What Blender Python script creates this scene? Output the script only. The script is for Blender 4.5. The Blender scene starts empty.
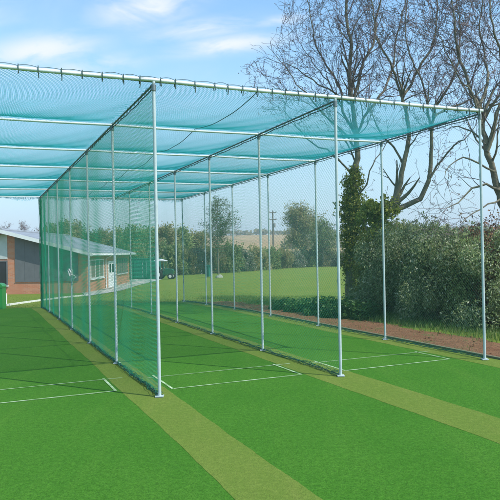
import bpy, math, random
import numpy as np
from mathutils import Vector, Matrix
R = random.Random(7)
rng = np.random.default_rng(11)
sc = bpy.context.scene
col = sc.collection

# ------------------------------------------------------------------ camera
EYE = 1.8
F5 = 622.1                                  # focal length in pixels of a 500 px wide frame
PITCH, ROLL, YAW = 0.0031, -0.0199, -0.4103
Fv = Vector((0, math.cos(PITCH), math.sin(PITCH)))
U0 = Vector((0, -math.sin(PITCH), math.cos(PITCH)))
R0 = Vector((1, 0, 0))
Rv = R0*math.cos(ROLL) + U0*math.sin(ROLL)
Uv = -R0*math.sin(ROLL) + U0*math.cos(ROLL)
cam = bpy.data.cameras.new('camera')
cam.sensor_width = 36
cam.lens = 36*F5/500
cam.clip_end = 3000
camo = bpy.data.objects.new('camera', cam)
col.objects.link(camo)
m = Matrix.Identity(4)
for i in range(3):
    m[i][0] = Rv[i]; m[i][1] = Uv[i]; m[i][2] = -Fv[i]
m.translation = Vector((0, 0, EYE))
camo.matrix_world = m
sc.camera = camo


def terrain(x, y):
    t = min(max((y-18)/20, 0), 1)
    z = -.5*t*t*(3-2*t)
    if y > 95:
        z += 13.6*min(((y-95)/320), 1.0)**1.25
    if y > 415:
        z += min((y-415)*.004, 2)
    return z


def at(px, py, D):
    """world point at distance D along +Y, seen in the photo's direction px, py"""
    d = Fv*F5 + Rv*(px-250) - Uv*(py-250)
    return Vector((0, 0, EYE)) + d*(D/d.y)


def gp(px, py):
    """point of the ground seen in direction px, py"""
    D = 5.0
    while D < 900:
        p = at(px, py, D)
        if p.z <= terrain(p.x, p.y):
            return p
        D += .05
    return p


def xat(px, D):
    return at(px, 253, D).x


CY, SY = math.cos(YAW), math.sin(YAW)
K = EYE/1.6
U1, B1, B2, V0, SP, H = 1.8071*K, 2.3406*K, 2.3681*K, 6.7485*K, 2.3487*K, 3.5165*K
DIVU = [U1-B1, U1, U1+B1, U1+B1+B2]
NR = 7
L = SP*(NR-1)


def cg(u, v, z=0.0):
    return Vector((CY*u + SY*v, -SY*u + CY*v, z))


def cgn(a):
    a = np.asarray(a, float)
    return np.stack([CY*a[..., 0]+SY*a[..., 1], -SY*a[..., 0]+CY*a[..., 1], a[..., 2]], -1)


# ------------------------------------------------------------------ mesh helper
class MB:
    def __init__(s):
        s.v = []; s.q = []; s.t = []; s.n = 0; s.poly = []

    def add(s, verts, quads=None, tris=None):
        verts = np.asarray(verts, float).reshape(-1, 3)
        if quads is not None and len(quads): s.q.append(np.asarray(quads, int)+s.n)
        if tris is not None and len(tris): s.t.append(np.asarray(tris, int)+s.n)
        s.v.append(verts); s.n += len(verts)

    def face(s, pts):
        s.poly.append(list(range(s.n, s.n+len(pts))))
        s.v.append(np.asarray([tuple(p) for p in pts], float)); s.n += len(pts)

    def tube(s, pts, r, n=6, cap=True):
        P = np.asarray([tuple(p) for p in pts], float)
        N = len(P)
        r = np.broadcast_to(np.asarray(r, float), (N,))
        T = np.gradient(P, axis=0)
        T /= np.linalg.norm(T, axis=1)[:, None]+1e-12
        mt = np.abs(P[-1]-P[0])
        ref = np.zeros(3); ref[int(np.argmin(mt))] = 1
        A = np.cross(T, ref); A /= np.linalg.norm(A, axis=1)[:, None]+1e-9
        B = np.cross(T, A)
        a = np.arange(n)*2*math.pi/n
        V = P[:, None, :] + r[:, None, None]*(np.cos(a)[None, :, None]*A[:, None, :] + np.sin(a)[None, :, None]*B[:, None, :])
        i = np.arange(N-1)[:, None]*n; j = np.arange(n)[None, :]; k = (j+1) % n
        Q = np.stack([i+j, i+k, i+n+k, i+n+j], -1).reshape(-1, 4)
        base = s.n
        s.add(V.reshape(-1, 3), Q)
        if cap and n > 3:
            s.face(V[0]); s.face(V[-1][::-1])

    def box(s, lo, hi, M=None):
        x0, y0, z0 = lo; x1, y1, z1 = hi
        V = [(x0, y0, z0), (x1, y0, z0), (x1, y1, z0), (x0, y1, z0), (x0, y0, z1), (x1, y0, z1), (x1, y1, z1), (x0, y1, z1)]
        if M is not None: V = [tuple(M @ Vector(p)) for p in V]
        s.add(V, [(0, 3, 2, 1), (4, 5, 6, 7), (0, 1, 5, 4), (1, 2, 6, 5), (2, 3, 7, 6), (3, 0, 4, 7)])

    def prism(s, pts, h):
        """extrude polygon pts by vector h"""
        n = len(pts); h = Vector(h)
        V = [tuple(p) for p in pts]+[tuple(Vector(p)+h) for p in pts]
        b = s.n
        s.v.append(np.asarray(V, float)); s.n += 2*n
        s.poly.append([b+i for i in range(n)][::-1]); s.poly.append([b+n+i for i in range(n)])
        for i in range(n):
            j = (i+1) % n
            s.poly.append([b+i, b+j, b+n+j, b+n+i])

    def cards(s, C, size, up=.0, aspect=1.6):
        """leaf-shaped quads at centres C"""
        n = len(C)
        d = rng.normal(size=(n, 3)); d[:, 2] += up
        d /= np.linalg.norm(d, axis=1)[:, None]
        e = np.cross(d, rng.normal(size=(n, 3))); e /= np.linalg.norm(e, axis=1)[:, None]+1e-9
        sz = (size*rng.uniform(.6, 1.3, n))[:, None]
        a = d*sz*aspect*.5; b = e*sz*.5
        V = np.stack([C-a, C+b-a*.1, C+a, C-b-a*.1], 1)
        Q = np.arange(n*4).reshape(n, 4)
        s.add(V.reshape(-1, 3), Q)

    def build(s, name, mat, parent=None, smooth=False, link=True, extra=None):
        nfirst = sum(len(q) for q in s.q)+sum(len(t) for t in s.t)
        if extra is not None:          # a second material on the same mesh
            e = extra[0]; s.q += [q+s.n for q in e.q]; s.v += e.v; s.n += e.n
        me = bpy.data.meshes.new(name)
        V = np.concatenate(s.v) if s.v else np.zeros((0, 3))
        loops = []; sizes = []
        for q in s.q:
            loops.append(q.reshape(-1)); sizes.append(np.full(len(q), 4))
        for t in s.t:
            loops.append(t.reshape(-1)); sizes.append(np.full(len(t), 3))
        if s.poly:
            loops.append(np.array([i for p in s.poly for i in p])); sizes.append(np.array([len(p) for p in s.poly]))
        Lp = np.concatenate(loops).astype(np.int32); S = np.concatenate(sizes).astype(np.int32)
        me.vertices.add(len(V)); me.vertices.foreach_set('co', V.astype(np.float32).reshape(-1))
        me.loops.add(len(Lp)); me.loops.foreach_set('vertex_index', Lp)
        me.polygons.add(len(S))
        st = np.concatenate([[0], np.cumsum(S)[:-1]]).astype(np.int32)
        me.polygons.foreach_set('loop_start', st); me.polygons.foreach_set('loop_total', S)
        me.polygons.foreach_set('use_smooth', np.full(len(S), smooth))
        me.update(calc_edges=True); me.validate()
        me.materials.append(mat)
        if extra is not None:
            me.materials.append(extra[1])
            me.polygons.foreach_set('material_index', (np.arange(len(me.polygons)) >= nfirst).astype(np.int32))
        o = bpy.data.objects.new(name, me)
        if link: col.objects.link(o)
        if parent is not None:
            o.parent = parent
            o.matrix_parent_inverse = parent_inv(parent)
        return o


def parent_inv(p):
    M = Matrix.Identity(4)
    q = p
    chain = []
    while q is not None:
        chain.append(q); q = q.parent
    for q in reversed(chain):
        M = M @ q.matrix_parent_inverse @ q.matrix_basis
    return M.inverted()


def tag(o, label=None, cat=None, group=None, kind=None):
    if label: o['label'] = label
    if cat: o['category'] = cat
    if group: o['group'] = group
    if kind: o['kind'] = kind
    return o


def empty(name, loc, label, cat, group=None):
    o = bpy.data.objects.new(name, None)
    o.empty_display_size = .3
    o.location = loc
    col.objects.link(o)
    return tag(o, label, cat, group)


def copy_tree(o, parent=None):
    c = o.copy(); col.objects.link(c); c.parent = parent
    for ch in list(o.children): copy_tree(ch, c)
    return c


# ------------------------------------------------------------------ materials
def newmat(name):
    mt = bpy.data.materials.new(name); mt.use_nodes = True
    nt = mt.node_tree
    return mt, nt, nt.nodes['Principled BSDF'], nt.nodes['Material Output']


def mix(nt, fac, a, b):
    n = nt.nodes.new('ShaderNodeMix'); n.data_type = 'RGBA'
    for sock, val in ((n.inputs[0], fac), (n.inputs[6], a), (n.inputs[7], b)):
        if isinstance(val, (int, float)): sock.default_value = val
        elif isinstance(val, tuple): sock.default_value = (*val, 1)
        else: nt.links.new(val, sock)
    return n.outputs[2]


def noise(nt, scale, detail=4, rough=.55, stretch=None, co=None):
    tc = nt.nodes.new('ShaderNodeTexCoord')
    v = tc.outputs['Object'] if co is None else co
    if stretch:
        mp = nt.nodes.new('ShaderNodeMapping'); mp.inputs['Scale'].default_value = stretch
        mp.inputs['Rotation'].default_value = (0, 0, -YAW) if stretch[0] != stretch[1] else (0, 0, 0)
        nt.links.new(v, mp.inputs[0]); v = mp.outputs[0]
    n = nt.nodes.new('ShaderNodeTexNoise'); n.inputs['Scale'].default_value = scale
    n.inputs['Detail'].default_value = detail; n.inputs['Roughness'].default_value = rough
    nt.links.new(v, n.inputs['Vector'])
    return n.outputs['Fac']


def ramp(nt, f, a, b):
    n = nt.nodes.new('ShaderNodeMapRange'); n.inputs[1].default_value = a; n.inputs[2].default_value = b
    nt.links.new(f, n.inputs[0]); return n.outputs[0]


def bump(nt, bs, h, strength, dist):
    b = nt.nodes.new('ShaderNodeBump'); b.inputs['Strength'].default_value = strength; b.inputs['Distance'].default_value = dist
    nt.links.new(h, b.inputs['Height']); nt.links.new(b.outputs[0], bs.inputs['Normal'])


def plain(name, c1, c2=None, scale=6, rough=.7, metal=0, bmp=0, bscale=None, spec=None):
    mt, nt, bs, out = newmat(name)
    bs.inputs['Roughness'].default_value = rough; bs.inputs['Metallic'].default_value = metal
    if spec is not None: bs.inputs['Specular IOR Level'].default_value = spec
    c2 = c2 or tuple(x*.75 for x in c1)
    n = noise(nt, scale)
    nt.links.new(mix(nt, ramp(nt, n, .3, .7), c1, c2), bs.inputs['Base Color'])
    if bmp: bump(nt, bs, noise(nt, bscale or scale*4), bmp, .02)
    return mt


def leafmat(name, stops, rough=.6, trans=.25, spec=.3):
    mt, nt, bs, out = newmat(name)
    g = nt.nodes.new('ShaderNodeNewGeometry'); cr = nt.nodes.new('ShaderNodeValToRGB')
    el = cr.color_ramp.elements
    while len(el) < len(stops): el.new(.5)
    for e, (p, c) in zip(el, stops): e.position = p; e.color = (*c, 1)
    nt.links.new(g.outputs['Random Per Island'], cr.inputs[0])
    oi = nt.nodes.new('ShaderNodeObjectInfo')
    hs = nt.nodes.new('ShaderNodeHueSaturation')
    v = ramp(nt, oi.outputs['Random'], 0, 1); v.node.inputs[3].default_value = .75; v.node.inputs[4].default_value = 1.2
    nt.links.new(v, hs.inputs['Value']); nt.links.new(cr.outputs[0], hs.inputs['Color'])
    c = hs.outputs[0]
    nt.links.new(c, bs.inputs['Base Color'])
    bs.inputs['Roughness'].default_value = rough; bs.inputs['Specular IOR Level'].default_value = spec
    if trans:
        tr = nt.nodes.new('ShaderNodeBsdfTranslucent'); nt.links.new(c, tr.inputs[0])
        ms = nt.nodes.new('ShaderNodeMixShader'); ms.inputs[0].default_value = trans
        nt.links.new(bs.outputs[0], ms.inputs[1]); nt.links.new(tr.outputs[0], ms.inputs[2])
        nt.links.new(ms.outputs[0], out.inputs['Surface'])
    return mt


def turfmat(name, a, b, c, speck=.35):
    """short pile carpet: fine fibre speckle, soft patches and long wear streaks"""
    mt, nt, bs, out = newmat(name)
    bs.inputs['Roughness'].default_value = .9; bs.inputs['Specular IOR Level'].default_value = .06
    base = mix(nt, ramp(nt, noise(nt, .55, 5, .6), .35, .65), a, b)
    base = mix(nt, ramp(nt, noise(nt, 1.1, 4, .6, (2.2, .25, 1)), .5, .8), base, c)
    fine = noise(nt, 80, 3, .85)
    mid = noise(nt, 22, 3, .7)
    d = mix(nt, ramp(nt, fine, .62, .38), base, tuple(x*.52 for x in a))
    d = mix(nt, speck, base, d)
    l = nt.nodes.new('ShaderNodeMath'); l.operation = 'MULTIPLY'; l.inputs[1].default_value = .3
    nt.links.new(ramp(nt, mid, .45, .75), l.inputs[0])
    d = mix(nt, l.outputs[0], d, tuple(min(1, x*1.35) for x in c))
    nt.links.new(d, bs.inputs['Base Color'])
    ad = nt.nodes.new('ShaderNodeMath'); ad.operation = 'ADD'
    nt.links.new(fine, ad.inputs[0]); nt.links.new(mid, ad.inputs[1])
    bump(nt, bs, ad.outputs[0], .8, .012)
    return mt


M = {}
M['turf'] = turfmat('turf green', (.054, .195, .017), (.075, .228, .023), (.094, .238, .028), .9)
M['strip'] = turfmat('worn olive turf', (.162, .24, .040), (.135, .228, .033), (.21, .26, .055), .7)
M['field'] = None
M['steel'] = plain('galvanised steel', (.50, .58, .57), (.40, .48, .48), 9, .5, 0, .15, 60)
M['beam'] = plain('pale beam tube', (.74, .77, .76), (.62, .66, .65), 7, .5, 0, .15, 60)
M['darksteel'] = plain('weathered clamp', (.2, .24, .24), None, 20, .5, .6)
M['rope'] = plain('dark green rope', (.02, .06, .05), (.05, .1, .08), 60, .8)
M['white_rope'] = plain('white rope', (.75, .76, .72), None, 30, .8)
M['white'] = plain('white paint', (.74, .76, .74), (.66, .68, .66), 5, .5)
M['line'] = plain('faded line paint', (.48, .62, .38), (.13, .28, .07), 5, .85)
M['concrete'] = plain('pale concrete', (.5, .48, .43), (.4, .39, .35), 2.5, .9, 0, .3)
M['timber_white'] = plain('white timber edging', (.74, .74, .66), (.6, .6, .5), 6, .7)


def netmat(name, c1, c2):
    mt, nt, bs, out = newmat(name)
    c = mix(nt, ramp(nt, noise(nt, 1.5), .35, .65), c1, c2)
    nt.links.new(c, bs.inputs['Base Color']); bs.inputs['Roughness'].default_value = .5
    tr = nt.nodes.new('ShaderNodeBsdfTranslucent'); nt.links.new(c, tr.inputs[0])
    ms = nt.nodes.new('ShaderNodeMixShader'); ms.inputs[0].default_value = .5
    nt.links.new(bs.outputs[0], ms.inputs[1]); nt.links.new(tr.outputs[0], ms.inputs[2])
    nt.links.new(ms.outputs[0], out.inputs['Surface'])
    return mt


M['net'] = netmat('green polythene twine', (.02, .36, .19), (.03, .42, .24))
M['hem'] = netmat('dark gathered twine', (.015, .22, .15), (.03, .30, .21))  # gathered hem gets a darker green than the hanging panels
M['roofnet'] = netmat('teal polythene twine', (.13, .68, .74), (.16, .74, .80))


def fieldmat():
    mt, nt, bs, out = newmat('meadow and hill fields')
    bs.inputs['Roughness'].default_value = .95; bs.inputs['Specular IOR Level'].default_value = .1
    tc = nt.nodes.new('ShaderNodeTexCoord')
    sep = nt.nodes.new('ShaderNodeSeparateXYZ'); nt.links.new(tc.outputs['Object'], sep.inputs[0])
    y = sep.outputs['Y']
    g = mix(nt, ramp(nt, noise(nt, .25, 6, .65), .35, .65), (.15, .225, .028), (.205, .25, .04))
    g = mix(nt, ramp(nt, noise(nt, 7, 5, .75), .4, .65), g, (.115, .185, .025))
    g = mix(nt, ramp(nt, noise(nt, .9, 3, .6, (.3, 3, 1)), .55, .8), g, (.24, .25, .06))
    tan = mix(nt, ramp(nt, noise(nt, .02, 5, .6, (1, 1.001, 1)), .4, .6), (.36, .23, .10), (.42, .29, .13))
    tan = mix(nt, ramp(nt, noise(nt, .15, 4, .6, (.3, 2, 1)), .5, .7), tan, (.21, .165, .08))
    far = mix(nt, ramp(nt, sep.outputs['X'], 20, 40), tan, (.13, .16, .06))
    nt.links.new(mix(nt, ramp(nt, y, 112, 122), g, far), bs.inputs['Base Color'])
    bump(nt, bs, noise(nt, 16, 4, .8), .9, .05)
    return mt


M['field'] = fieldmat()


def soilmat():
    mt, nt, bs, out = newmat('red brown soil')
    bs.inputs['Roughness'].default_value = 1; bs.inputs['Specular IOR Level'].default_value = .1
    a = mix(nt, ramp(nt, noise(nt, 3, 6, .7), .35, .65), (.27, .13, .065), (.37, .20, .105))
    a = mix(nt, ramp(nt, noise(nt, 30, 4, .8), .5, .62), a, (.10, .055, .035))
    a = mix(nt, ramp(nt, noise(nt, 1.7, 5, .7), .56, .66), a, (.13, .17, .05))
    nt.links.new(a, bs.inputs['Base Color'])
    bump(nt, bs, noise(nt, 14, 5, .8), 1, .08)
    return mt


M['soil'] = soilmat()


def brickmat():
    mt, nt, bs, out = newmat('orange brick')
    tc = nt.nodes.new('ShaderNodeTexCoord'); sep = nt.nodes.new('ShaderNodeSeparateXYZ')
    nt.links.new(tc.outputs['Object'], sep.inputs[0])
    ad = nt.nodes.new('ShaderNodeMath'); nt.links.new(sep.outputs[0], ad.inputs[0]); nt.links.new(sep.outputs[1], ad.inputs[1])
    cb = nt.nodes.new('ShaderNodeCombineXYZ'); nt.links.new(ad.outputs[0], cb.inputs[0]); nt.links.new(sep.outputs[2], cb.inputs[1])
    b = nt.nodes.new('ShaderNodeTexBrick'); nt.links.new(cb.outputs[0], b.inputs[0])
    b.inputs['Scale'].default_value = 1; b.inputs['Brick Width'].default_value = .225; b.inputs['Row Height'].default_value = .075
    b.inputs['Mortar Size'].default_value = .007
    b.inputs['Color1'].default_value = (.54, .22, .105, 1); b.inputs['Color2'].default_value = (.44, .165, .08, 1)
    b.inputs['Mortar'].default_value = (.38, .30, .24, 1)
    c = mix(nt, ramp(nt, noise(nt, 1.2, 5), .4, .7), b.outputs[0], (.46, .19, .10))
    nt.links.new(c, bs.inputs['Base Color']); bs.inputs['Roughness'].default_value = .9
    return mt


M['brick'] = brickmat()


def rooftile():
    mt, nt, bs, out = newmat('grey roof tiles')
    tc = nt.nodes.new('ShaderNodeTexCoord')
    w = nt.nodes.new('ShaderNodeTexWave'); w.inputs['Scale'].default_value = .55; w.bands_direction = 'X'; w.wave_profile = 'SAW'
    nt.links.new(tc.outputs['Object'], w.inputs[0])
    c = mix(nt, w.outputs['Fac'], (.22, .245, .27), (.29, .315, .34))
    c = mix(nt, ramp(nt, noise(nt, 1.2, 5), .45, .7), c, (.2, .215, .22))
    nt.links.new(c, bs.inputs['Base Color']); bs.inputs['Roughness'].default_value = .6
    bump(nt, bs, w.outputs['Fac'], .5, .05)
    return mt


M['tile'] = rooftile()
M['greypanel'] = plain('grey boarding', (.13, .14, .14), (.105, .115, .115), 3, .7)
M['whitepanel'] = plain('pale boarding', (.55, .58, .56), None, 2, .6)
M['glass'] = plain('dark window glass', (.02, .025, .03), None, 2, .12, 0, 0, None, .6)
M['brownblind'] = plain('brown grey shutter', (.20, .16, .13), (.16, .13, .105), 4, .6)
M['soffit'] = plain('soffit board', (.45, .46, .45), None, 3, .7)
M['teal'] = plain('dark green sheet steel', (.012, .12, .09), (.02, .16, .12), 2, .5)
M['brightgreen'] = plain('bright green plastic', (.02, .30, .05), (.03, .26, .05), 3, .45)
M['rubber'] = plain('black rubber', (.02, .02, .02), None, 20, .85)
M['machinegreen'] = plain('dark green machine paint', (.01, .10, .045), None, 5, .4)
M['sack'] = plain('pale woven sack', (.36, .37, .30), (.22, .24, .18), 8, .9)
M['wood'] = plain('weathered pole', (.16, .13, .10), None, 8, .9)
M['ceramic'] = plain('grey ceramic', (.3, .3, .3), None, 8, .4)
M['bark'] = plain('lichened bark', (.20, .185, .12), (.11, .098, .07), 7, .95, 0, 1, 14)
M['twig'] = plain('violet brown twigs', (.20, .155, .16), (.13, .10, .105), 3, .9)
M['budtwig'] = plain('grey green twigs', (.10, .11, .06), (.07, .07, .045), 3, .9)
M['ivy'] = leafmat('ivy leaves', [(0, (.10, .13, .02)), (.5, (.21, .25, .04)), (.85, (.33, .36, .07)), (1, (.42, .42, .13))], .6, .4, .25)
M['bud'] = leafmat('tree buds', [(0, (.075, .055, .055)), (1, (.13, .09, .08))], .8, 0)
M['budgreen'] = leafmat('fresh spring buds', [(0, (.07, .11, .03)), (1, (.17, .21, .06))], .8, .3)
M['sallow'] = leafmat('grey green sallow leaves', [(0, (.11, .155, .05)), (.4, (.22, .28, .105)), (.75, (.36, .42, .19)), (1, (.66, .67, .48))], .7, .4)
M['darkshrub'] = leafmat('dark green leaves', [(0, (.09, .135, .04)), (.5, (.2, .255, .075)), (1, (.31, .36, .14))], .6, .35)
M['russet'] = leafmat('russet old leaves', [(0, (.11, .06, .035)), (.5, (.25, .125, .06)), (.85, (.34, .2, .11)), (1, (.12, .15, .06))], .8, .2)
M['blossom'] = leafmat('blossoming leaves', [(0, (.08, .11, .05)), (.55, (.17, .19, .10)), (.8, (.3, .29, .22)), (1, (.5, .47, .40))], .7, .2)
M['hedgegreen'] = leafmat('hedge leaves', [(0, (.17, .17, .06)), (.5, (.33, .31, .11)), (1, (.44, .38, .2))], .7, .45)
M['grass'] = leafmat('verge grass', [(0, (.06, .13, .02)), (.6, (.12, .21, .035)), (1, (.26, .27, .1))], .6, .35)
M['nettle'] = leafmat('nettle leaves', [(0, (.02, .07, .015)), (.6, (.045, .13, .025)), (1, (.1, .19, .04))], .5, .25)

# ------------------------------------------------------------------ ground
xs = np.concatenate([np.linspace(-900, -60, 12), np.linspace(-50, 50, 41), np.linspace(60, 900, 12)])
ys = np.concatenate([np.linspace(-60, 10, 8), np.linspace(12, 100, 45), np.linspace(105, 430, 40), np.linspace(470, 1500, 8)])
g = MB()
V = [(x, y, terrain(x, y)) for y in ys for x in xs]
nx = len(xs)
g.add(V, [(j*nx+i, j*nx+i+1, (j+1)*nx+i+1, (j+1)*nx+i) for j in range(len(ys)-1) for i in range(nx-1)])
tag(g.build('field', M['field'], smooth=True), kind='structure')


def sheet(name, mat, quad_uv, dz, nu=24, nv=24):
    """a surface laid over the terrain; quad given as four world points"""
    a, b, c, d = [Vector(p) for p in quad_uv]
    mb = MB(); V = []
    for j in range(nv+1):
        for i in range(nu+1):
            s, t = i/nu, j/nv
            p = (a*(1-s)+b*s)*(1-t)+(d*(1-s)+c*s)*t
            V.append((p.x, p.y, terrain(p.x, p.y)+dz))
    mb.add(V, [(j*(nu+1)+i, j*(nu+1)+i+1, (j+1)*(nu+1)+i+1, (j+1)*(nu+1)+i) for j in range(nv) for i in range(nu)])
    return tag(mb.build(name, mat), kind='structure')


VB = V0+L                                    # back end of the cage
UE = DIVU[3]+.22                             # right edge of the carpet
sheet('artificial_turf', M['turf'], (cg(-9, -14), cg(UE, -14), cg(UE, VB+.5), cg(-9, VB+.5)), .008, 12, 60)
# worn strips under and in front of each divider
for i, (dl, dr) in enumerate(((-.36, .20), (-.36, .30), (-.3, .2))):
    u = DIVU[i+1]; mb = MB(); V = []; n = 700
    for j in range(n+1):
        v = -6+(VB+6.3)*j/n
        seam = int((v+6)/1.9)
        for k, e in enumerate((dl, 0, dr)):
            if k != 1: e += .009*math.sin(v*1.3+k*2+i)+.004*math.sin(v*7.1+k)+R.gauss(0, .0022)+.005*math.sin(seam*12.9+k*4)
            p = cg(u+e, v); V.append((p.x, p.y, terrain(p.x, p.y)+(.0100 if k != 1 else .0115)))
    mb.add(V, [(j*3+k, j*3+k+1, j*3+k+4, j*3+k+3) for j in range(n) for k in range(2)])
    tag(mb.build('worn_turf_strip', M['strip'], smooth=True), kind='structure')


def mark(p, q, w):
    d = (q-p).normalized(); nrm = Vector((-d.y, d.x, 0))*w/2
    sheet('crease_marking', M['line'], (p-nrm, q-nrm, q+nrm, p+nrm), .013, 12, 1)


def uv(p):
    return (CY*p.x - SY*p.y, SY*p.x + CY*p.y)


vp = [uv(gp(*q))[1] for q in ((20, 400.5), (110, 394), (176, 389), (292, 377.5), (344, 373.5), (430, 360.5))]
vb = [uv(gp(*q))[1] for q in ((20, 387), (110, 382), (162, 377), (270, 367), (350, 362), (418, 351.5))]
print('popping', vp, 'back', vb)
VP = [(vp[0]+vp[1])/2, (vp[2]+vp[3])/2, (vp[4]+vp[5])/2]
VK = [(vb[0]+vb[1])/2, (vb[2]+vb[3])/2, (vb[4]+vb[5])/2]
for i in range(3):
    u0, u1 = DIVU[i], DIVU[i+1]
    mark(cg(u0+.30, VP[i]), cg(u1-.42, VP[i]), .03)
    mark(cg(u0+.16, VK[i]), cg(u1-.16, VK[i]), .024)
    mark(cg(u1-.42, VP[i]), cg(u1-.42, VK[i]+.08), .034)
    if i: mark(cg(u0+.28, VP[i]), cg(u0+.28, VK[i]+.15), .032)
# kerb, soil, verge
mb = MB()
for k in range(30):
    v0_, v1_ = -3+k*(VB+4)/30, -3+(k+1)*(VB+4)/30
    p = [cg(UE, v0_), cg(UE+.06, v0_), cg(UE+.06, v1_), cg(UE, v1_)]
    z0 = terrain(*p[0][:2]); z1 = terrain(*p[2][:2])
    for q, zz in zip(p, (z0, z0, z1, z1)): q.z = zz-.05
    mb.prism(p, (0, 0, .09))
tag(mb.build('kerb', plain('green stained timber kerb', (.10, .15, .06), (.16, .14, .09), 5, .9)), kind='structure')


def ragged(name, mat, ua, ub, va, vb_, dz, amp, n=90):
    mb = MB(); V = []
    for j in range(n+1):
        v = va+(vb_-va)*j/n
        for i in range(7):
            u = ua+(ub-ua)*i/6
            if i == 6: u += amp*(math.sin(v*2.1)+.6*math.sin(v*5.3+1)+.5*R.uniform(-1, 1))
            if i == 0: u += .0
            p = cg(u, v)
            V.append((p.x, p.y, terrain(p.x, p.y)+dz+(R.uniform(0, .035) if 0 < i < 6 else 0)))
    mb.add(V, [(j*7+i, j*7+i+1, (j+1)*7+i+1, (j+1)*7+i) for j in range(n) for i in range(6)])
    return tag(mb.build(name, mat, smooth=True), kind='structure')


ragged('soil_bed', M['soil'], UE+.06, UE+1.35, -5, VB-1.0, .006, .12)
for k in range(1):
    mb = MB()
    for _ in range(900):
        u = UE+.1+R.random()*1.3; v = -4+R.random()*(VB+2); p = cg(u, v); s = R.uniform(.008, .035)
        c = np.array([p.x, p.y, terrain(p.x, p.y)+s*.5+.01])
        pts = np.array([(1, 0, 0), (0, 1, 0), (-1, 0, 0), (0, -1, 0), (0, 0, .7), (0, 0, -.7)])*s*rng.uniform(.6, 1.2, (6, 1))+c
        mb.add(pts, tris=[(0, 1, 4), (1, 2, 4), (2, 3, 4), (3, 0, 4), (1, 0, 5), (2, 1, 5), (3, 2, 5), (0, 3, 5)])
    tag(mb.build('soil_clods', M['soil']), 'clods and stones scattered over the brown soil strip', 'clods', kind='stuff')

# grass blades on the verge in front of the hedge
mb = MB()


def blades(n, fn, hmin, hmax, w):
    V = []; 
    for _ in range(n):
        p = fn(); h = R.uniform(hmin, hmax); a = R.uniform(0, 6.28); lean = R.uniform(0, .5)*h
        b = R.uniform(0, 6.28)
        dx, dy = math.cos(a)*w, math.sin(a)*w
        lx, ly = math.cos(b)*lean, math.sin(b)*lean
        z = terrain(p.x, p.y)
        V += [(p.x-dx, p.y-dy, z), (p.x+dx, p.y+dy, z), (p.x+dx*.7+lx*.4, p.y+dy*.7+ly*.4, z+h*.6), (p.x-dx*.7+lx*.4, p.y-dy*.7+ly*.4, z+h*.6),
              (p.x+lx, p.y+ly, z+h)]
    V = np.array(V); n_ = len(V)//5; b = np.arange(n_)[:, None]*5
    mb.add(V, b+np.array([[0, 1, 2, 3]])); 
    mb.t.append(b+np.array([[3, 2, 4]])+(mb.n-len(V)))


def vergept():
    while True:
        u = UE+R.uniform(1.15, 3.6); v = R.uniform(1, VB+3)
        if u > UE+1.55 or R.random() < .35: return cg(u, v)


blades(26000, vergept, .05, .17, .006)
blades(900, lambda: cg(UE+R.uniform(.08, 1.3), R.uniform(1, VB)), .03, .08, .006)
tag(mb.build('verge_grass', M['grass']), 'rough bright green grass growing between soil strip and hedge', 'grass', kind='stuff')
mb = MB()


def fieldpt():
    v = VB+.6+R.random()**1.6*14; u = R.uniform(-9, UE+6)
    if R.random() < .45:
        v = R.uniform(V0+4, VB+2); u = UE+R.uniform(1.5, 7)
    return cg(u, v)


blades(22000, fieldpt, .02, .05, .008)
M['meadow'] = leafmat('meadow blades', [(0, (.16, .26, .04)), (1, (.32, .36, .08))], .8, .5)
tag(mb.build('meadow_grass', M['meadow']), 'short tufts of meadow grass behind the practice nets', 'grass', kind='stuff')

# ------------------------------------------------------------------ cage frame
frame = empty('practice_cage_frame', cg(DIVU[0], V0), 'tall galvanised steel tube frame of the roofed cricket practice nets', 'cage frame')
for iu, u in enumerate(DIVU):
    for j in range(NR):
        p = cg(u, V0+j*SP); z0 = terrain(p.x, p.y)
        q = MB(); q.tube([(p.x, p.y, z0), (p.x, p.y, H+.0)], .021, 12)
        po = q.build('post', M['steel'], frame, True)
        q = MB(); a = [(.05, .05), (-.05, .05), (-.05, -.05), (.05, -.05)]
        q.prism([cg(u, V0+j*SP)+Vector((x, y, z0+.018)) for x, y in a], (0, 0, .012))
        q.build('base_plate', M['steel'], po)
        q = MB(); q.tube([(p.x, p.y, H-.12), (p.x, p.y, H-.045)], .03, 12)
        q.build('clamp', M['darksteel'], po, True)
for j in range(NR):
    hb = H+.02 if j == 0 else H-.03
    a = cg(DIVU[0]-.08, V0+j*SP, hb); b = cg(DIVU[3]+.06, V0+j*SP, hb)
    q = MB()
    r = .025 if j == 0 else .019
    n = 24
    pts = []
    for k in range(n+1):
        t = k/n; p = a.lerp(b, t); bay = (t*3) % 1
        p.z -= .012*math.sin(math.pi*bay)
        pts.append(p)
    q.tube(pts, r, 10)
    q.build('crossbeam', M['beam'], frame, True)
for u in DIVU:
    q = MB(); q.tube([cg(u, V0-.02, H-.035), cg(u, VB+.02, H-.035)], .014, 8)
    q.build('top_rail', M['darksteel'], frame, True)
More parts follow.
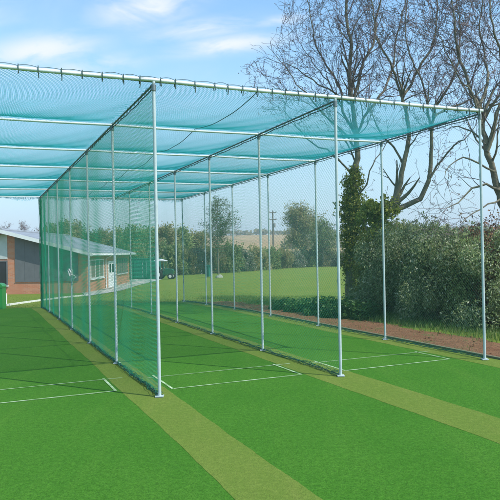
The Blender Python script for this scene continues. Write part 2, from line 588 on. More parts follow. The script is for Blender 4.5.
# lacing rope over the front beam
q = MB()
x = DIVU[0]; pts = []
step = .225
k = 0
while x < DIVU[3]:
    w = step*R.uniform(.8, 1.25)
    arc = R.uniform(.006, .026)
    P = [cg(x+w*t, V0-.02+.01*math.sin(k+t*3), H+.035+arc*math.sin(math.pi*t)) for t in np.linspace(0, 1, 9)]
    q.tube(P, .0032, 4)
    dl = R.uniform(.0, .06)
    q.tube([cg(x, V0-.03, H+.05), cg(x, V0-.036, H), cg(x+.004, V0-.032, H-.04), cg(x+R.uniform(-.01, .01), V0-.03, H-.05-dl)], .006, 4)
    q.tube([cg(x, V0+.034, H+.05), cg(x+.01, V0+.036, H-.04)], .006, 4)
    x += w; k += 1
q.build('lacing_rope', M['rope'], frame)


# ------------------------------------------------------------------ nets
def strands(q, fn, W, Hh, cell, r, seg):
    """45 degree strands over a W x Hh rectangle; fn maps (s,t)->world"""
    stp = cell*math.sqrt(2)
    n = int((W+Hh)/stp)
    for sign in (1, -1):
        for i in range(1, n):
            c = i*stp
            a = max(0, c-Hh); b = min(W, c)
            if b-a < .02: continue
            m_ = max(2, int((b-a)*1.414/seg)+1)
            s = np.linspace(a, b, m_)
            t = (c-s) if sign > 0 else Hh-(c-s)
            q.tube(fn(s, t), r, 3, False)


def divider_fn(u, ph):
    def fn(s, t):
        v = V0+s
        bay = (s/SP) % 1
        zf = t/(H-.06)
        wob = .05*np.sin(s*1.3+ph)*np.sin(zf*2.6)+.03*np.sin(s*3.1+ph*2)*(1-zf)*1.2
        wob *= np.sin(np.pi*bay)*.6
        sag = .012*np.sin(np.pi*((s*4/SP) % 1))*zf
        z = t - sag+.0
        w = cgn(np.stack([u+wob, v, z], -1))
        w[:, 2] += np.array([terrain(x_, y_) for x_, y_ in w[:, :2]])*(1-zf)
        return w
    return fn


lab = ['nearest left divider net, green mesh hanging in the middle of the picture left half',
       'middle green divider net hanging between the second and third batting lanes',
       'outermost green side net on the right, beside soil strip and hedge']
for i in range(3):
    u = DIVU[i+1]
    root = empty('divider_net', cg(u, V0), lab[i], 'net', 'green divider nets hanging along the batting lanes')
    q = MB(); fn = divider_fn(u, i*1.7)
    strands(q, fn, L, H-.06, .040, (.0017, .0010, .0005)[i], .45)
    q.build('mesh_panel', M['net'], root)
    q = MB()
    s = np.linspace(0, L, 160)
    q.tube(fn(s, np.full_like(s, H-.07)), .007, 5)
    q.tube(fn(s, np.full_like(s, .04)), .006, 5)
    for e in (.015, L-.015):
        t = np.linspace(.03, H-.07, 50)
        q.tube(fn(np.full_like(t, e), t)+rng.normal(0, .004, (50, 3)), .009, 5)
    q.build('edge_rope', M['rope'], root)
    p = cg(u, V0+.1); q = MB()                     # ties to the top rail
    q.tube([p+Vector((0.018, 0, H-.075)), p+Vector((.02, 0, H-.03)), p+Vector((0, 0, H-.012)), p+Vector((-.02, 0, H-.03)), p+Vector((-.012, 0, H-.11))], .0035, 4)
    t0 = q.build('tie', M['rope'], root)
    for k in range(1, int(L/.22)):
        c = t0.copy(); col.objects.link(c); c.location = cg(0, k*.22)+Vector((R.uniform(-.004, .004), 0, R.uniform(-.01, .01)))
    q = MB()                                       # slack netting gathered on the carpet
    for k in range((11, 7, 4)[i]):
        n = 200
        s = np.linspace(0, L, n)
        A = rng.uniform(0, 6.28); f1 = rng.uniform(2, 7); f2 = rng.uniform(9, 22)
        du = .02*np.sin(s*f1*.6+A)+.014*np.sin(s*f2*.6+A*2)+rng.normal(0, .01, n)+rng.uniform(-.03, .03)
        z = np.abs(.022*np.sin(s*f2*.5+A)+.022*np.sin(s*f1*1.1+k))+.012+rng.uniform(0, .03)
        w = cgn(np.stack([u+du, V0+s, z], -1)); w[:, 2] += np.array([terrain(a_, b_) for a_, b_ in w[:, :2]])
        q.tube(w, .0035, 3, False)
    q.build('gathered_hem', M['hem'], root)
    if i: continue
    q = MB()                                       # bundled end at the far post
    for k in range(40 if i == 0 else 8):
        A = rng.uniform(0, 6.28); rr = rng.uniform(0, .10 if i == 0 else .03)
        z = np.linspace(.0, H-.1, 14)
        w = cgn(np.stack([u+rr*math.cos(A)*.6+rng.normal(0, .015, 14), VB-.12+rr*math.sin(A)+rng.normal(0, .02, 14), z-.4*(1-z/H)], -1))
        w[:, 2] = np.maximum(w[:, 2], terrain(w[0, 0], w[0, 1]))
        q.tube(w, .004, 3, False)
    q.build('end_bundle', M['net'], root)

roof = empty('roof_net', cg(DIVU[0], V0, H), 'sagging teal roof net stretched over the crossbeams of the cricket nets', 'roof net')
UW = DIVU[3]-DIVU[0]


def roof_fn(s, t):
    u = DIVU[0]+s; v = V0+t
    fr = (t/SP) % 1
    row = np.floor(t/SP)
    uf = (s/(UW/3)) % 1
    edge = .12+.88*np.abs(np.sin(np.pi*np.clip(uf, 0, 1)))**.6
    depth = .11+.012*np.sin(row*1.9+s*.9)+.002*np.sin(s*5+row)
    z = H+.004-depth*edge*(1-np.abs(2*fr-1)**2.2)
    z = z+.002*np.sin(s*9+t*7)
    return cgn(np.stack([u, v, z], -1))


q = MB(); strands(q, roof_fn, UW, L, .029, .0019, .22)
q.build('mesh_panel', M['roofnet'], roof)
q = MB()
t = np.linspace(0, L, 120)
for s_ in (0.0, UW/3*1.54, UW):
    q.tube(roof_fn(np.full_like(t, s_), t), .006, 5)
s = np.linspace(0, UW, 120)
for t_ in (0.03, L-.02):
    q.tube(roof_fn(s, np.full_like(s, t_)), .009, 5)
q.build('seam_rope', M['rope'], roof)
q = MB()                                            # frayed end hanging off the last beam
for k in range(900):
    s0 = R.uniform(0, UW); h = .03+.1*abs(math.sin(s0*2.3))*R.random()
    q.tube([cg(DIVU[0]+s0, VB+.03, H-.01), cg(DIVU[0]+s0+R.uniform(-.05, .05), VB+.04, H-.03-h), cg(DIVU[0]+s0+R.uniform(-.08, .08), VB+.03, H-.04-h*1.2)], .003, 3, False)
q.build('loose_edge', M['roofnet'], roof)

# white cord knotted round one post of the first divider
p = cg(DIVU[1], V0+3*SP)
zk = at(70.5, 277, p.y).z
q = MB()
P = []
for k in range(60):
    a = k*.55; P.append(p+Vector((.034*math.cos(a), .034*math.sin(a), zk+.04+k*.0022)))
q.tube(P, .009, 5)
q.tube([p+Vector((0, -.035, zk+.1)), p+Vector((-.05, -.05, zk+.2)), p+Vector((-.07, -.04, zk+.16)), p+Vector((-.03, -.04, zk+.02))], .016, 6)
q.tube([p+Vector((0, -.035, zk+.06)), p+Vector((.08, -.05, zk+.03)), p+Vector((.13, -.05, zk-.0)), p+Vector((.05, -.04, zk-.04)), p+Vector((.03, -.04, zk-.16))], .013, 6)
tag(q.build('tied_cord', M['white_rope'], None, True), 'white cord knotted round a steel post of the left divider', 'cord')


# ------------------------------------------------------------------ clubhouse
BZ = -.5
X1, Y0, Y1 = -9.98, 38.0, 51.3
XR = -15.0; X0 = XR-(X1-XR)
EZ, RZ = 1.86, 3.36
slope = (RZ-EZ)/((-9.55)-XR)
club = empty('clubhouse', (XR, Y0, BZ), 'low orange brick clubhouse with grey tiled roof and white fascia', 'building')


def rz(x):
    return RZ-abs(x-XR)*slope


q = MB()
q.prism([(X0, Y0, BZ-.2), (X1, Y0, BZ-.2), (X1, Y0, rz(X1)-.09), (XR, Y0, RZ-.09), (X0, Y0, rz(X0)-.09)], (0, Y1-Y0, 0))
q.build('wall', M['brick'], club)
q = MB()
ov = .5
for sx in (1, -1):
    xe = XR+sx*(XR-(-9.55))*-1
    P = [(XR, Y0-ov, RZ), (xe, Y0-ov, EZ), (xe, Y1+ov, EZ), (XR, Y1+ov, RZ)]
    q.prism(P if sx > 0 else P[::-1], (0, 0, .08))
rf = q.build('roof', M['tile'], club)
q = MB(); q.tube([(XR, Y0-ov-.01, RZ+.09), (XR, Y1+ov, RZ+.09)], .08, 8); q.build('ridge', M['tile'], rf)
q = MB()
for sx in (1, -1):
    xe = XR+sx*(-9.55-XR)
    q.prism([(XR, Y0-ov-.03, RZ-.14), (xe, Y0-ov-.03, EZ-.14), (xe, Y0-ov-.03, EZ+.085), (XR, Y0-ov-.03, RZ+.085)], (0, .027, 0))
    e0, e1 = sorted((xe, xe+sx*.03))
    q.box((e0, Y0-ov-.03, EZ-.12), (e1, Y1+ov, EZ+.06))
q.build('fascia', M['white'], club)
q = MB()
for sx in (1, -1):
    xe = XR+sx*(-9.6-XR)
    q.prism([(XR, Y0-ov+.005, RZ-.05), (xe, Y0-ov+.005, EZ-.04), (xe, Y0-.005, EZ-.04), (XR, Y0-.005, RZ-.05)], (0, 0, .02))
q.build('soffit', M['soffit'], club)
q = MB(); q.tube([(-9.5, Y0-ov, EZ-.06), (-9.5, Y1+ov, EZ-.06)], .05, 8); q.build('gutter', M['white'], club, True)


def gx(px): return xat(px, Y0)


def zz(px, py, D): return at(px, py, D).z


# big grey panel on the gable
xa, xb = gx(15), gx(78); zb = zz(40, 281, Y0)
for (a, b, bottom, mt, nm) in ((xa, xb, zb, 'greypanel', 'boarding'),):
    q = MB(); q.prism([(a, Y0-.03, bottom), (b, Y0-.03, bottom), (b, Y0-.03, rz(b)-.16), (a, Y0-.03, rz(a)-.16)], (0, .028, 0))
    pn = q.build(nm, M[mt], club)
    q = MB()
    k = a+.6
    while k < b:
        q.box((k-.012, Y0-.04, bottom), (k+.012, Y0-.032, rz(k)-.18)); k += .62
    q.box((a, Y0-.055, bottom-.04), (b, Y0-.032, bottom-.002))
    q.build('batten', M['greypanel'], pn)
xw0, xw1 = X0+.4, gx(7.5)
q = MB(); q.prism([(xw0, Y0-.03, zz(4, 259, Y0)), (xw1, Y0-.03, zz(4, 259, Y0)), (xw1, Y0-.03, rz(xw1)-.16), (XR, Y0-.03, RZ-.16), (xw0, Y0-.03, rz(xw0)-.16)], (0, .028, 0))
q.build('boarding', M['whitepanel'], club)


def window(lo, hi, face, pane, fr='white', mull=2):
    """face 'y' looks along -Y at Y0, 'x' looks along +X at X1; lo/hi = (along, z)"""
    def bx(mb, a0, z0, a1, z1, d0, d1):
        if face == 'y': mb.box((a0, Y0-d1, z0), (a1, Y0-d0, z1))
        else: mb.box((X1+d0, a0, z0), (X1+d1, a1, z1))
    (a0, z0), (a1, z1) = lo, hi
    mb = MB(); t = .07
    bx(mb, a0, z0, a1, z0+t, .002, .06); bx(mb, a0, z1-t, a1, z1, .002, .06)
    bx(mb, a0, z0+t, a0+t, z1-t, .002, .06); bx(mb, a1-t, z0+t, a1, z1-t, .002, .06)
    for k in range(1, mull):
        c = a0+(a1-a0)*k/mull; bx(mb, c-t/2, z0+t, c+t/2, z1-t, .002, .055)
    w = mb.build('window', M[fr], club)
    mb = MB(); bx(mb, a0+t, z0+t, a1-t, z1-t, .003, .02)
    mb.build('pane', M[pane], w)
    mb = MB(); bx(mb, a0-.05, z0-.06, a1+.05, z0-.002, .002, .1)
    mb.build('sill', M['white'], w)
    return w


window((xw0, .05), (xw1, zz(4, 260.5, Y0)), 'y', 'glass', 'greypanel', 5)
window((38.75, .30), (42.2, 1.52), 'x', 'brownblind', 'white', 3)
window((46.6, .35), (50.3, 1.5), 'x', 'brownblind', 'greypanel', 4)
q = MB(); q.box((X1+.002, 43.5, BZ), (X1+.07, 45.4, 1.36))
dr = q.build('door', M['white'], club)
q = MB(); q.box((X1+.072, 43.75, .55), (X1+.08, 44.3, 1.15)); q.box((X1+.072, 44.6, .55), (X1+.08, 45.15, 1.15))
q.build('pane', M['glass'], dr)
q = MB(); q.box((X1+.072, 44.42, -.1), (X1+.1, 44.47, .35)); q.build('handle', M['darksteel'], dr)
q = MB(); q.tube([(X1+.06, 42.75, BZ), (X1+.06, 42.75, EZ-.3), (-9.5, 42.75, EZ-.1)], .05, 8)
q.build('downpipe', M['white'], club, True)
# path and edging
q = MB()
pp = [gp(*p) for p in ((86, 296.5), (105, 293.5), (122, 290.5), (138, 285.5), (163, 279.2), (158, 277.6), (132, 279.8))]
pp += [Vector((X1+.05, 47, 0)), Vector((X1+.05, Y0-.1, 0)), Vector((X1-.3, Y0-.1, 0))]
n = len(pp)
c = sum(pp, Vector())/n
V = [(c.x, c.y, 0)]+[(p.x, p.y, 0) for p in pp]
# subdivide rings so that it follows the ground
rings = 8; VV = []
for r_ in range(1, rings+1):
    for p in pp:
        w = c.lerp(p, r_/rings); VV.append((w.x, w.y, terrain(w.x, w.y)+.02))
VV.append((c.x, c.y, terrain(c.x, c.y)+.02)); ci = len(VV)-1
q.add(VV, [((r_)*n+i, (r_)*n+(i+1) % n, (r_+1)*n+(i+1) % n, (r_+1)*n+i) for r_ in range(rings-1) for i in range(n)],
      [(ci, i, (i+1) % n) for i in range(n)])
tag(q.build('path', M['concrete']), kind='structure')
q = MB()
ed = [gp(*p) for p in ((6, 306), (26, 303), (45, 300.3), (65, 297.8), (88, 295.5))]


def board(a, b, w=.09, h=.07):
    d = (b-a); d.z = 0; d.normalize(); nn = Vector((-d.y, d.x, 0))*w/2
    P = [a-nn, b-nn, b+nn, a+nn]
    for p in P: p.z = terrain(p.x, p.y)-.03
    q.prism(P, (0, 0, h+.03))


for a, b in zip(ed, ed[1:]): board(a.copy(), b.copy())
board(gp(6, 306).copy(), gp(6.3, 294.5).copy(), .07)
tag(q.build('kerb', M['timber_white']), kind='structure')

# bright green box at the left edge
b0 = gp(2.5, 309.5)
q = MB(); bt = Matrix.Translation(b0) @ Matrix.Rotation(.15, 4, 'Z')
w_, d_, h_ = 1.3, .55, .92
pf = [(-w_, 0, 0), (0, 0, 0), (0, 0, h_-.12), (-.05, 0, h_-.04), (-.14, 0, h_), (-w_+.14, 0, h_), (-w_+.05, 0, h_-.04), (-w_, 0, h_-.12)]
root = empty('storage_box', b0, 'bright green plastic storage box standing on the turf at left edge', 'box')
q.prism([bt @ Vector((x, y, min(z, h_-.16))) for x, y, z in pf[:2]+[(0, 0, h_-.16), (-w_, 0, h_-.16)]], bt.to_3x3() @ Vector((0, d_, 0)))
q.build('body', M['brightgreen'], root)
q = MB(); q.prism([bt @ Vector((x+(.02 if x > -.3 else -.02), -.02, z)) for x, z in ((-w_, h_-.155), (0, h_-.155), (0, h_-.1), (-.06, h_-.03), (-.16, h_), (-w_+.16, h_), (-w_+.06, h_-.03), (-w_, h_-.1))], bt.to_3x3() @ Vector((0, d_+.04, 0)))
q.build('lid', M['brightgreen'], root)

# dark green container behind the clubhouse
cx0, cx1, cD = xat(131.5, 57), xat(157, 57), 57.
cz = terrain(0, cD); ch = 19.3/F5*cD+.05
root = empty('storage_container', ((cx0+cx1)/2, cD, cz), 'dark green steel storage container standing beyond the clubhouse', 'container')
q = MB()
# corrugated front
n = 26; P = []
for k in range(n+1):
    x = cx0+(cx1-cx0)*k/n; P.append((x, cD+(.03 if (k//1) % 2 else 0)))
q.prism([(x, y, cz) for x, y in P]+[(cx1, cD+2.4, cz), (cx0, cD+2.4, cz)], (0, 0, ch))
q.build('wall', M['teal'], root)
q = MB(); q.box((cx0-.06, cD-.06, cz+ch), (cx1+.06, cD+2.5, cz+ch+.07)); q.build('roof', M['teal'], root)
for a, b in ((.08, .49), (.51, .92)):
    q = MB(); w = cx1-cx0; q.box((cx0+w*a, cD-.045, cz+.12), (cx0+w*b, cD-.01, cz+ch-.1)); dd = q.build('door', M['teal'], root)
    q = MB(); q.tube([(cx0+w*(b-.06 if a < .3 else a+.06), cD-.07, cz+.15), (cx0+w*(b-.06 if a < .3 else a+.06), cD-.07, cz+ch-.15)], .018, 6); q.build('lock_bar', M['steel'], dd)

# small tractor with white canopy
tD = 56.; tx = xat(164.5, tD); tz = terrain(0, tD)
root = empty('garden_tractor', (tx, tD, tz), 'small dark green tractor with white canopy parked beside the green container', 'tractor')
T = Matrix.Translation((tx, tD, tz)) @ Matrix.Rotation(-.15, 4, 'Z')


def tb(lo, hi, name, mt, parent):
    mb = MB(); mb.box(lo, hi, T); return mb.build(name, M[mt], parent)


q = MB(); q.prism([T @ Vector(p) for p in ((.05, -.28, .42), (.78, -.25, .42), (.82, -.25, .78), (.7, -.25, .9), (.05, -.28, .98))], T.to_3x3() @ Vector((0, .54, 0)))
q.build('bonnet', M['machinegreen'], root)
tb((-.75, -.3, .38), (.04, .3, .62), 'body', 'machinegreen', root)
tb((-.55, -.22, .63), (-.15, .22, .75), 'seat', 'rubber', root)
tb((-.6, -.22, .76), (-.5, .22, 1.15), 'backrest', 'rubber', root)
for x, y in ((-.7, -.4), (-.7, .4), (.0, -.4), (.0, .4)):
    q = MB(); q.tube([T @ Vector((x, y, .5)), T @ Vector((x, y, 1.66))], .022, 6); q.build('canopy_post', M['teal'], root)
q = MB(); q.prism([T @ Vector(p) for p in ((-.85, -.5, 1.66), (.12, -.5, 1.62), (.12, -.5, 1.68), (-.36, -.5, 1.8), (-.85, -.5, 1.74))], T.to_3x3() @ Vector((0, 1.0, 0)))
q.build('canopy', M['white'], root)
for x, r_, w in ((-.5, .42, .22), (.62, .27, .16)):
    for y in (-.42, .42):
        q = MB(); q.tube([T @ Vector((x, y-w/2, r_)), T @ Vector((x, y-w/2+.04, r_)), T @ Vector((x, y+w/2-.04, r_)), T @ Vector((x, y+w/2, r_))], [r_*.88, r_, r_, r_*.88], 18)
        wh = q.build('wheel', M['rubber'], root)
        q = MB(); q.tube([T @ Vector((x, y-w/2-.01, r_)), T @ Vector((x, y+w/2+.01, r_))], r_*.5, 14); q.build('rim', M['white'], wh)
q = MB(); q.tube([T @ Vector((-.05, 0, .95)), T @ Vector((-.15, 0, 1.1))], .02, 6)
a = np.linspace(0, 2*math.pi, 14); q.tube([T @ Vector((-.15+.06*math.sin(t), .16*math.cos(t), 1.1+.1*math.sin(t))) for t in a], .014, 5)
q.build('steering_wheel', M['rubber'], root)

# green bin and pale sack by the far hedge
bD = 58.; bx_ = xat(208.5, bD); bz = terrain(0, bD)
root = empty('wheeled_bin', (bx_, bD, bz), 'dark teal wheeled bin standing in front of the far hedge', 'bin')
q = MB(); q.tube([(bx_, bD, bz+.08), (bx_, bD, bz+1.1)], [.24, .31], 4); q.build('body', M['teal'], root)
q = MB(); q.prism([(bx_-.3, bD-.3, bz+1.1), (bx_+.3, bD-.3, bz+1.1), (bx_+.3, bD+.32, bz+1.1), (bx_-.3, bD+.32, bz+1.1)], (0, 0, .07)); q.build('lid', M['teal'], root)
for s_ in (-.2, .2):
    q = MB(); q.tube([(bx_+s_-.03, bD+.25, bz+.1), (bx_+s_+.03, bD+.25, bz+.1)], .1, 12); q.build('wheel', M['rubber'], root)
sx_ = xat(218.5, 57.)
q = MB()
nU, nV = 12, 8; V = []
for j in range(nV+1):
    for i in range(nU):
        a, b = i/nU*6.283, j/nV*math.pi/2*1.0
        rr = math.cos(b)*(1+.15*math.sin(3*a+1)+.1*math.sin(5*a))
        V.append((sx_+.34*rr*math.cos(a), 57+.25*rr*math.sin(a), bz+.26*math.sin(b)*(1+.2*math.cos(a-.5))))
q.add(V, [(j*nU+i, j*nU+(i+1) % nU, (j+1)*nU+(i+1) % nU, (j+1)*nU+i) for j in range(nV) for i in range(nU)])
tag(q.build('sack', M['sack'], None, True), 'pale filled sack lying on grass beside the teal bin', 'sack')

# utility pole
pD = 125.; px_ = at(273.5, 253, pD).x; pz = terrain(0, pD); ztop = at(273.5, 210.5, pD).z
root = empty('utility_pole', (px_, pD, pz), 'slim wooden utility pole with crossarms rising behind far hedge', 'utility pole')
q = MB(); q.tube([(px_, pD, pz-.1), (px_, pD, ztop)], [.2, .13], 8); q.build('pole', M['wood'], root, True)
for k, z in ((0, ztop-.5), (1, ztop-1.9)):
    q = MB(); q.box((px_-.75, pD-.22, z), (px_+.75, pD-.14, z+.13)); ca = q.build('crossarm', M['wood'], root)
    for s_ in (-.65, 0, .65):
        q = MB(); q.tube([(px_+s_, pD-.18, z+.13), (px_+s_, pD-.18, z+.42)], [.08, .05], 6); q.build('insulator', M['ceramic'], ca)
q = MB(); q.tube([(px_+.3, pD-.3, ztop-3.4), (px_+.3, pD-.3, ztop-2.6)], .25, 10); q.build('transformer', M['ceramic'], root)


# ------------------------------------------------------------------ bare trees
class Tree:
    def __init__(s, seed):
        s.r = random.Random(seed); s.guard = None; s.limb = MB(); s.tw = MB(); s.tips = []; s.count = 0

    def rv(s): return Vector((s.r.gauss(0, 1), s.r.gauss(0, 1), s.r.gauss(0, 1)))

    def grow(s, p, d, r, ln, lev, maxlev, up=.06, wig=.16, dens=1.0):
        n = max(3, int(ln/(.11 if lev > 1 else .15)))
        pts = [p.copy()]; rad = [r]; q = p.copy(); d = d.normalized()
        for i in range(n):
            d = (d+s.rv()*wig*.85+Vector((0, 0, up))).normalized()
            q = q+d*(ln/n)
            if s.guard and len(pts) > 2 and not s.guard(q): break
            pts.append(q.copy()); rad.append(max(.005, r*(1-.8*(i+1)/n)))
            if lev < maxlev and i > n*.12:
                if s.r.random() < dens*(.90 if lev < 2 else .70):
                    ax = s.rv(); ax = (ax-d*ax.dot(d)).normalized()
                    a = s.r.uniform(.45, .95)
                    nd = d*math.cos(a)+ax*math.sin(a)
                    s.grow(q.copy(), nd, max(.004, rad[-1]*.6), ln*s.r.uniform(.42, .72)*(1-.3*i/n), lev+1, maxlev, up, wig*1.1, dens)
        mb = s.limb if r > .022 else s.tw
        mb.tube(pts, rad, 6 if r > .04 else (4 if r > .015 else 3), False)
        if lev >= maxlev-1: s.tips += [tuple(x) for x in pts[1:]]
        s.count += 1

    def guided(s, pix, D, r0, r1, dd=0.0, first=1.3, dens=1.0, maxlev=4, jit=.15, frm=0):
        P = []
        n = len(pix)
        for i, (x, y) in enumerate(pix): P.append(at(x, y, D+dd*i/(n-1)+math.sin(i*1.7+D)*jit))
        # smooth resample
        Q = []
        for i in range(n-1):
            p0 = P[max(0, i-1)]; p1 = P[i]; p2 = P[i+1]; p3 = P[min(n-1, i+2)]
            m_ = max(2, int((p2-p1).length/.2))
            for k in range(m_):
                t = k/m_
                Q.append(.5*((2*p1)+(p2-p0)*t+(2*p0-5*p1+4*p2-p3)*t*t+(3*p1-p0-3*p2+p3)*t**3))
        Q.append(P[-1])
        N = len(Q)
        Q = [q_+s.rv()*.018 for q_ in Q]
        r0 *= .68; r1 *= .62; rad = [r0+(r1-r0)*(i/(N-1)) for i in range(N)]
        s.limb.tube(Q, rad, 8, True)
        for i in range(1, N-1):
            t = i/(N-1)
            if t < frm: continue
            if s.r.random() < .8*dens:
                d = (Q[i+1]-Q[i]).normalized(); ax = s.rv(); ax.y *= .8; ax = (ax-d*ax.dot(d)).normalized()
                a = s.r.uniform(.5, 1.1)
                s.grow(Q[i], d*math.cos(a)+ax*math.sin(a)+Vector((0, 0, .15)), min(.045, rad[i]*.45), first*s.r.uniform(.55, 1.3), 1, maxlev, .05, .17, dens)
        d = (Q[-1]-Q[-2]).normalized()
        for k in range(3):
            s.grow(Q[-1], d+s.rv()*.35, r1*.85, first*s.r.uniform(.9, 1.5), 0, maxlev, .05, .15, dens)
        return Q


def ivy(mb, pts, rad, n, size):
    pts = [Vector(p) for p in pts]; C = []
    for _ in range(n):
        i = R.randrange(len(pts)); p = pts[i]
        rr = rad(i/len(pts))*(abs(R.gauss(0, .35))+.55)*(1+.35*math.sin(p.z*5+i))
        a = R.uniform(0, 6.283)
        C.append((p.x+rr*math.cos(a)+R.gauss(0, .03), p.y+rr*math.sin(a), p.z+R.gauss(0, .12)))
    mb.cards(np.array(C), size, .0, 1.2)


def clump(mb, c, rx, rz_, n, size):
    """irregular leaf cloud made of many small puffs"""
    C = []
    k = 26
    subs = []
    for _ in range(k):
        v = rng.normal(size=3); v /= np.linalg.norm(v); v *= rng.uniform(.35, 1)
        subs.append((np.array([c[0]+v[0]*rx, c[1]+v[1]*rx, c[2]+v[2]*rz_]), rng.uniform(.15, .4)*min(rx, rz_)))
    for sc_, sr in subs:
        v = rng.normal(size=(n//k, 3)); v /= np.linalg.norm(v, axis=1)[:, None]; v *= (rng.uniform(.3, 1.15, n//k)**.6)[:, None]*sr
        C.append(sc_+v)
    mb.cards(np.concatenate(C), size)


TD = 20.6
# tree one: ivy clad trunk behind the middle divider
t1 = Tree(3)


def crown_edge(q):
    """the crown thins out along a line falling to the left"""
    a, b = q.x/q.y, (q.z-EYE)/q.y
    return a > .010+max(0, b-.30)*.66+.012*math.sin(b*60)


t1.guard = crown_edge
base = gp(349, 305); TD = base.y
tr = t1.guided([(349, 307), (350, 280), (352, 240), (352, 205), (354, 180), (357, 152), (355, 122), (351, 97)], TD, .26, .10, .0, 1.2, .35, 4, .05, .4)
t1.guided([(351, 97), (349, 75), (351, 45), (346, 15), (349, -30), (352, -70)], TD, .10, .03, -.3, 1.5, 1.0)
t1.guided([(353, 100), (359, 84), (362, 65), (372, 47), (376, 20), (384, -20), (386, -60)], TD, .08, .025, .6, 1.4, 1.0)
t1.guided([(354, 132), (343, 112), (341, 90), (330, 70), (318, 50), (312, 25), (308, 0)], TD, .07, .02, .5, 1.4, .9)
t1.guided([(356, 150), (343, 132), (325, 115), (310, 98), (297, 84), (286, 66)], TD, .06, .018, -.8, 1.2, .8)
t1.guided([(354, 178), (343, 163), (327, 150), (312, 143), (298, 128), (284, 112)], TD, .055, .016, -.4, 1.0, .7)
t1.guided([(356, 140), (364, 118), (380, 96), (392, 70), (396, 40), (404, 5), (408, -30)], TD, .07, .02, 1.0, 1.4, .9)
t1.guided([(353, 200), (366, 185), (372, 165), (383, 150), (388, 130)], TD, .045, .014, -.5, 1.0, .7)
t1.guided([(355, 160), (338, 128), (315, 108), (296, 100), (280, 98)], TD, .045, .012, -1.1, 1.1, .9)
t1.guided([(343, 112), (330, 85), (312, 62), (298, 40)], TD, .04, .012, 1.2, 1.2, .9)
t1.guided([(350, 105), (335, 92), (318, 84), (298, 70), (282, 62), (272, 50)], TD, .05, .014, .9, 1.2, .8)
print('tree1', t1.count, len(t1.tips))

lb_tree = 'bare tall tree with ivy clad trunk standing behind the middle divider net'
root = empty('bare_tree', base, lb_tree, 'tree')
t1.limb.build('trunk', M['bark'], root, True)
t1.tw.build('crown', M['twig'], root)
mb = MB(); tp = np.array(t1.tips); sel = tp[rng.random(len(tp)) < .6]
mb.cards(sel+rng.normal(0, .03, sel.shape), .026, 0, 1.4)
mb.build('buds', M['bud'], root)
mb = MB()
nI = int(len(tr)*.66); nA = int(len(tr)*.2)
ivy(mb, tr[nA:nI], lambda t: .30-.12*abs(t-.5), 7000, .06)
ivy(mb, tr[1:nA], lambda t: .2, 500, .05)
for (x_, y_, rx_, n_) in ((364, 216, .5, 900), (347, 232, .42, 700), (362, 240, .5, 900), (343, 212, .4, 400), (356, 205, .4, 500), (370, 228, .5, 800)):
    c = at(x_, y_, TD-.1); clump(mb, c, rx_, rx_, n_, .055)
mb.build('ivy', M['ivy'], root)

# tree two: spreading limbs from the hedge
t2 = Tree(9)
D2 = TD-1.2
b2 = gp(372, 309)
tr2 = t2.guided([(372, 311), (374, 270), (376, 235), (384, 215), (391, 206)], b2.y, .22, .15, 0, 1.0, .25, 3, .03)
t2.guided([(391, 207), (398, 190), (403, 166), (409, 142), (407, 115), (402, 96)], b2.y, .13, .075, 0, 1.1, .35, 4, .05, .4)
t2.guided([(402, 97), (397, 82), (390, 62), (378, 42), (374, 15), (370, -20)], b2.y, .06, .02, -.6, 1.4, .9)
t2.guided([(403, 98), (411, 84), (418, 68), (430, 50), (437, 20), (436, -20), (440, -50)], b2.y, .065, .02, .7, 1.5, .9)
t2.guided([(404, 165), (394, 148), (382, 134), (374, 118), (368, 104)], b2.y, .055, .018, -.6, 1.0, .7)
t2.guided([(387, 211), (404, 207), (420, 198), (429, 180), (431, 155), (432, 128)], b2.y, .13, .075, -.4, 1.0, .3, 4, .03, .4)
t2.guided([(432, 130), (435, 108), (448, 88), (458, 62), (460, 30), (455, -10)], b2.y-.4, .065, .02, -.3, 1.4, .9)
t2.guided([(432, 130), (428, 112), (424, 88), (412, 60), (405, 30), (410, -15)], b2.y-.4, .05, .02, .6, 1.4, .8)
t2.guided([(430, 177), (442, 160), (453, 145), (464, 140), (474, 128)], b2.y-.3, .055, .016, -.6, 1.0, .7)
t2.guided([(433, 117), (448, 108), (463, 104), (480, 92), (492, 70)], b2.y-.4, .05, .014, .6, 1.2, .8)
root = empty('bare_tree', b2, 'bare tree with two long curving limbs rising from the grey green hedge', 'tree')
t2.limb.build('trunk', M['bark'], root, True); t2.tw.build('crown', M['twig'], root)
mb = MB(); tp = np.array(t2.tips); sel = tp[rng.random(len(tp)) < .6]
mb.cards(sel+rng.normal(0, .03, sel.shape), .026, 0, 1.4); mb.build('buds', M['bud'], root)
mb = MB(); ivy(mb, tr2[2:], lambda t: .3, 3500, .07)
clump(mb, at(381, 207, b2.y), .55, .35, 2600, .065); clump(mb, at(370, 212, b2.y), .5, .4, 2000, .065)
mb.build('ivy', M['ivy'], root)

